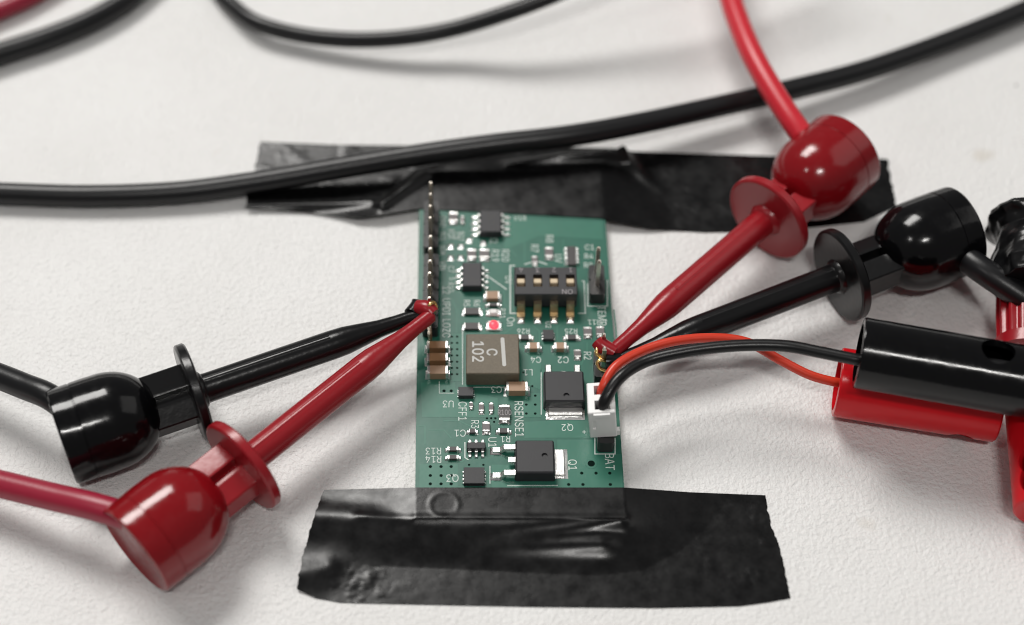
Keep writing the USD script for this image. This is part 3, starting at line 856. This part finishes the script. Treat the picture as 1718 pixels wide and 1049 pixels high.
clip('red test clip right of the board lying over the far tape', 'red', (1418, 254), (1026, 592),
     [np.array([-1.0, 0.5, 0.5]), (1347, 228, 10.5), (1308, 172, 11.5), (1266, 100, 12), (1238, 35, 11.5), (1224, -10, 11), (1212, -70, 10.5), (1200, -170, 10), (1195, -300, 9)], 2.0, 'redcable',
     nub=[(1030, 592, 7.6), (1010, 580, 8.2), (1003, 572, 8.4)], hook=[[(1010, 574, 8.2), (1002, 585, 8.4), (1001, 593, 8.2), (1007, 600, 7.6)]], zt_=7.6, zr=8.0, tf=19.4)
clip('black test clip right of the board between the red clip and the two wires', 'black', (1612, 385), (1032, 607),
     [np.array([0.5, -1.5, 0.5]), (1650, 455, 10), (1718, 500, 9), (1790, 545, 8)], 2.15, 'cable',
     nub=[(1040, 605, 7.0), (1022, 607, 7.2), (1016, 607, 7.2)], hook=[[(1018, 606, 7.4), (1008, 604, 7.8), (1003, 608, 7.6), (1006, 618, 7.0), (1015, 622, 6.6)]], zt_=6.6, zr=8.4)

# ------------------------------------------------------------------ loose cables
def cable(label, pts, r, material):
    p = spline([P(*q) for q in pts], 14)
    m = put('/World', 'test_cable', tube(p, r, 28), material, True)
    tag(stage.GetPrimAtPath(m), label, 'cable')


cable('long black cable crossing the whole picture over the far tape', [(-90, 322, 2), (0, 325, 2), (150, 329, 2.0), (300, 323, 2.1), (430, 306, 2.6), (560, 284, 3.6), (700, 261, 5.0), (830, 243, 6.0), (950, 229, 6.2), (1060, 210, 5.8), (1200, 180, 5), (1330, 150, 4.3), (1450, 119, 3.6), (1600, 66, 3.0), (1718, 18, 3.0), (1800, -22, 3), (1950, -110, 3)], 1.92, 'cable')
cable('black cable loop hanging into the picture at the top centre', [(330, -70, 2), (360, -25, 2), (388, 8, 2.2), (430, 38, 3), (500, 58, 3), (590, 67, 3.6), (680, 63, 4.8), (760, 49, 6.2), (850, 22, 9.2), (930, -8, 11.5), (1010, -45, 14), (1150, -120, 19), (1350, -230, 23)], 1.5, 'cable')
cable('thick black cable in the top left corner', [(-90, 122, 2.2), (0, 90, 2.2), (80, 64, 2.2), (150, 36, 2.2), (205, 5, 2.2), (260, -40, 2.2)], 2.1, 'cable')
cable('red cable crossing the very top left corner', [(-80, 52, 2), (0, 18, 2), (45, -2, 2), (110, -40, 2)], 1.7, 'redcable2')


# ------------------------------------------------------------------ sleeves at the right
def sleeve(label, a_px, az, b_px, bz, r, material, holes, name='plug_sleeve', wall=1.0):
    A, B_ = np.array(P(*a_px, az)), np.array(P(*b_px, bz))
    ax = B_ - A; L = np.linalg.norm(ax); ax /= L
    prof = [(0, r - wall), (0.02, r - 0.35), (0.12, r - 0.1), (0.35, r), (L - 0.3, r), (L, r - 0.3), (L, 0), (L - 1, 0), (L - 1, r - wall), (0, r - wall)]
    m = lathe(A, ax, prof[:5] + [(L - 0.3, r), (L, r - 0.3), (L, 1e-3), (L - 1.0, 1e-3), (L - 1.0, r - wall), (0, r - wall)], 64)
    v, f = np.asarray(m.vertices), np.asarray(m.faces)
    mm = trimesh.Trimesh(v, f, process=True); mm.merge_vertices()
    body = mani(mm)
    for hp, hr in holes:
        c = np.array(hp) 
        t = np.dot(c - A, ax); foot = A + ax * t; d = c - foot; d /= np.linalg.norm(d)
        cyl = trimesh.creation.cylinder(hr, sections=32, segment=[foot + d * (r * 0.3), foot + d * (r + 3)])
        body = body - mani(cyl)
    g = thing(name, label, 'plug sleeve', (A[0], A[1], 0))
    put(g, 'sleeve', body, material, 30)
    put(g, 'contact', lathe(A, ax, [(L * 0.45, 0), (L * 0.45, 2.4), (L * 0.47, 2.6), (L - 1.2, 2.6), (L - 1.2, 0)], 32), 'hdr', 30)
    return A, ax, L, g


RS = 5.4
sleeve('black plastic sleeve lying on the red one at the right edge', (1440, 592), 15.9, (1760, 647), 15.9, RS, 'black', [(P(1672, 596, 20.0), 2.45)])
sleeve('red plastic sleeve lying on the table beneath the black one', (1404, 641), 5.45, (1676, 684), 5.45, RS, 'sleeve', [(P(1612, 722, 3.0), 2.0)])
sleeve('red slotted plug cut off by the right edge of the picture', (1748, 690), 7.0, (1764, 858), 5.5, 5.4, 'sleeve', [(P(1738, 800, 10), 2.6), (P(1735, 770, 10), 2.4)])

# ribbed red grip and black wrap at the far right
A, B_ = np.array(P(1722, 395, 7.0)), np.array(P(1722, 590, 5.2))
th = np.linspace(0, 2 * np.pi, 96, endpoint=False)
rr = 1 + 0.07 * np.sign(np.sin(th * 14)) * np.abs(np.sin(th * 14)) ** 0.5
g = thing('ribbed_grip', 'red ribbed plastic grip behind the black sleeve at the right edge', 'clip grip', (A[0], A[1], 0))
path = np.linspace(A, B_, 8)
put(g, 'grip', tube(path, [4.0, 4.3, 4.4, 4.4, 4.4, 4.4, 4.3, 4.2], section=np.stack([np.cos(th) * rr, np.sin(th) * rr], 1)), 'red2', 40)
put(g, 'end_collar', tube([B_ - 0.06 * (B_ - A), B_ + 0.03 * (B_ - A)], 4.9, 40), 'red2', 40)
WA, WB = np.array(P(1738, 366, 10.5)), np.array(P(1742, 486, 9.0))
t = np.linspace(0, 1, 90)
rad = np.interp(t, [0, 0.02, 0.06, 0.12, 0.2, 0.3, 0.5, 0.8, 0.97, 1], [0.2, 5.6, 7.6, 7.9, 6.8, 6.0, 6.6, 7.2, 6.8, 6.6])
blob = tube(WA + (WB - WA) * t[:, None], rad, 120)
v = np.asarray(blob.vertices); k = np.vstack([np.repeat((WA + (WB - WA) * t[:, None]), 120, 0), WA[None], WB[None]])
n = meshkit.fbm(v * [0.16, 0.30, 0.16] + 5, 3, 11) - 0.5
fold = np.abs(meshkit.fbm(v * [0.22, 0.12, 0.22] + 40, 2, 4) - 0.5)
blob.vertices = k + (v - k) * (1 + 0.22 * n - 0.4 * fold + 0.06)[:, None]
p = put('/World', 'plastic_wrap', blob, 'black2', True)
tag(stage.GetPrimAtPath(p), 'crumpled glossy black plastic wrap on top of the red ribbed grip', 'plastic wrap')
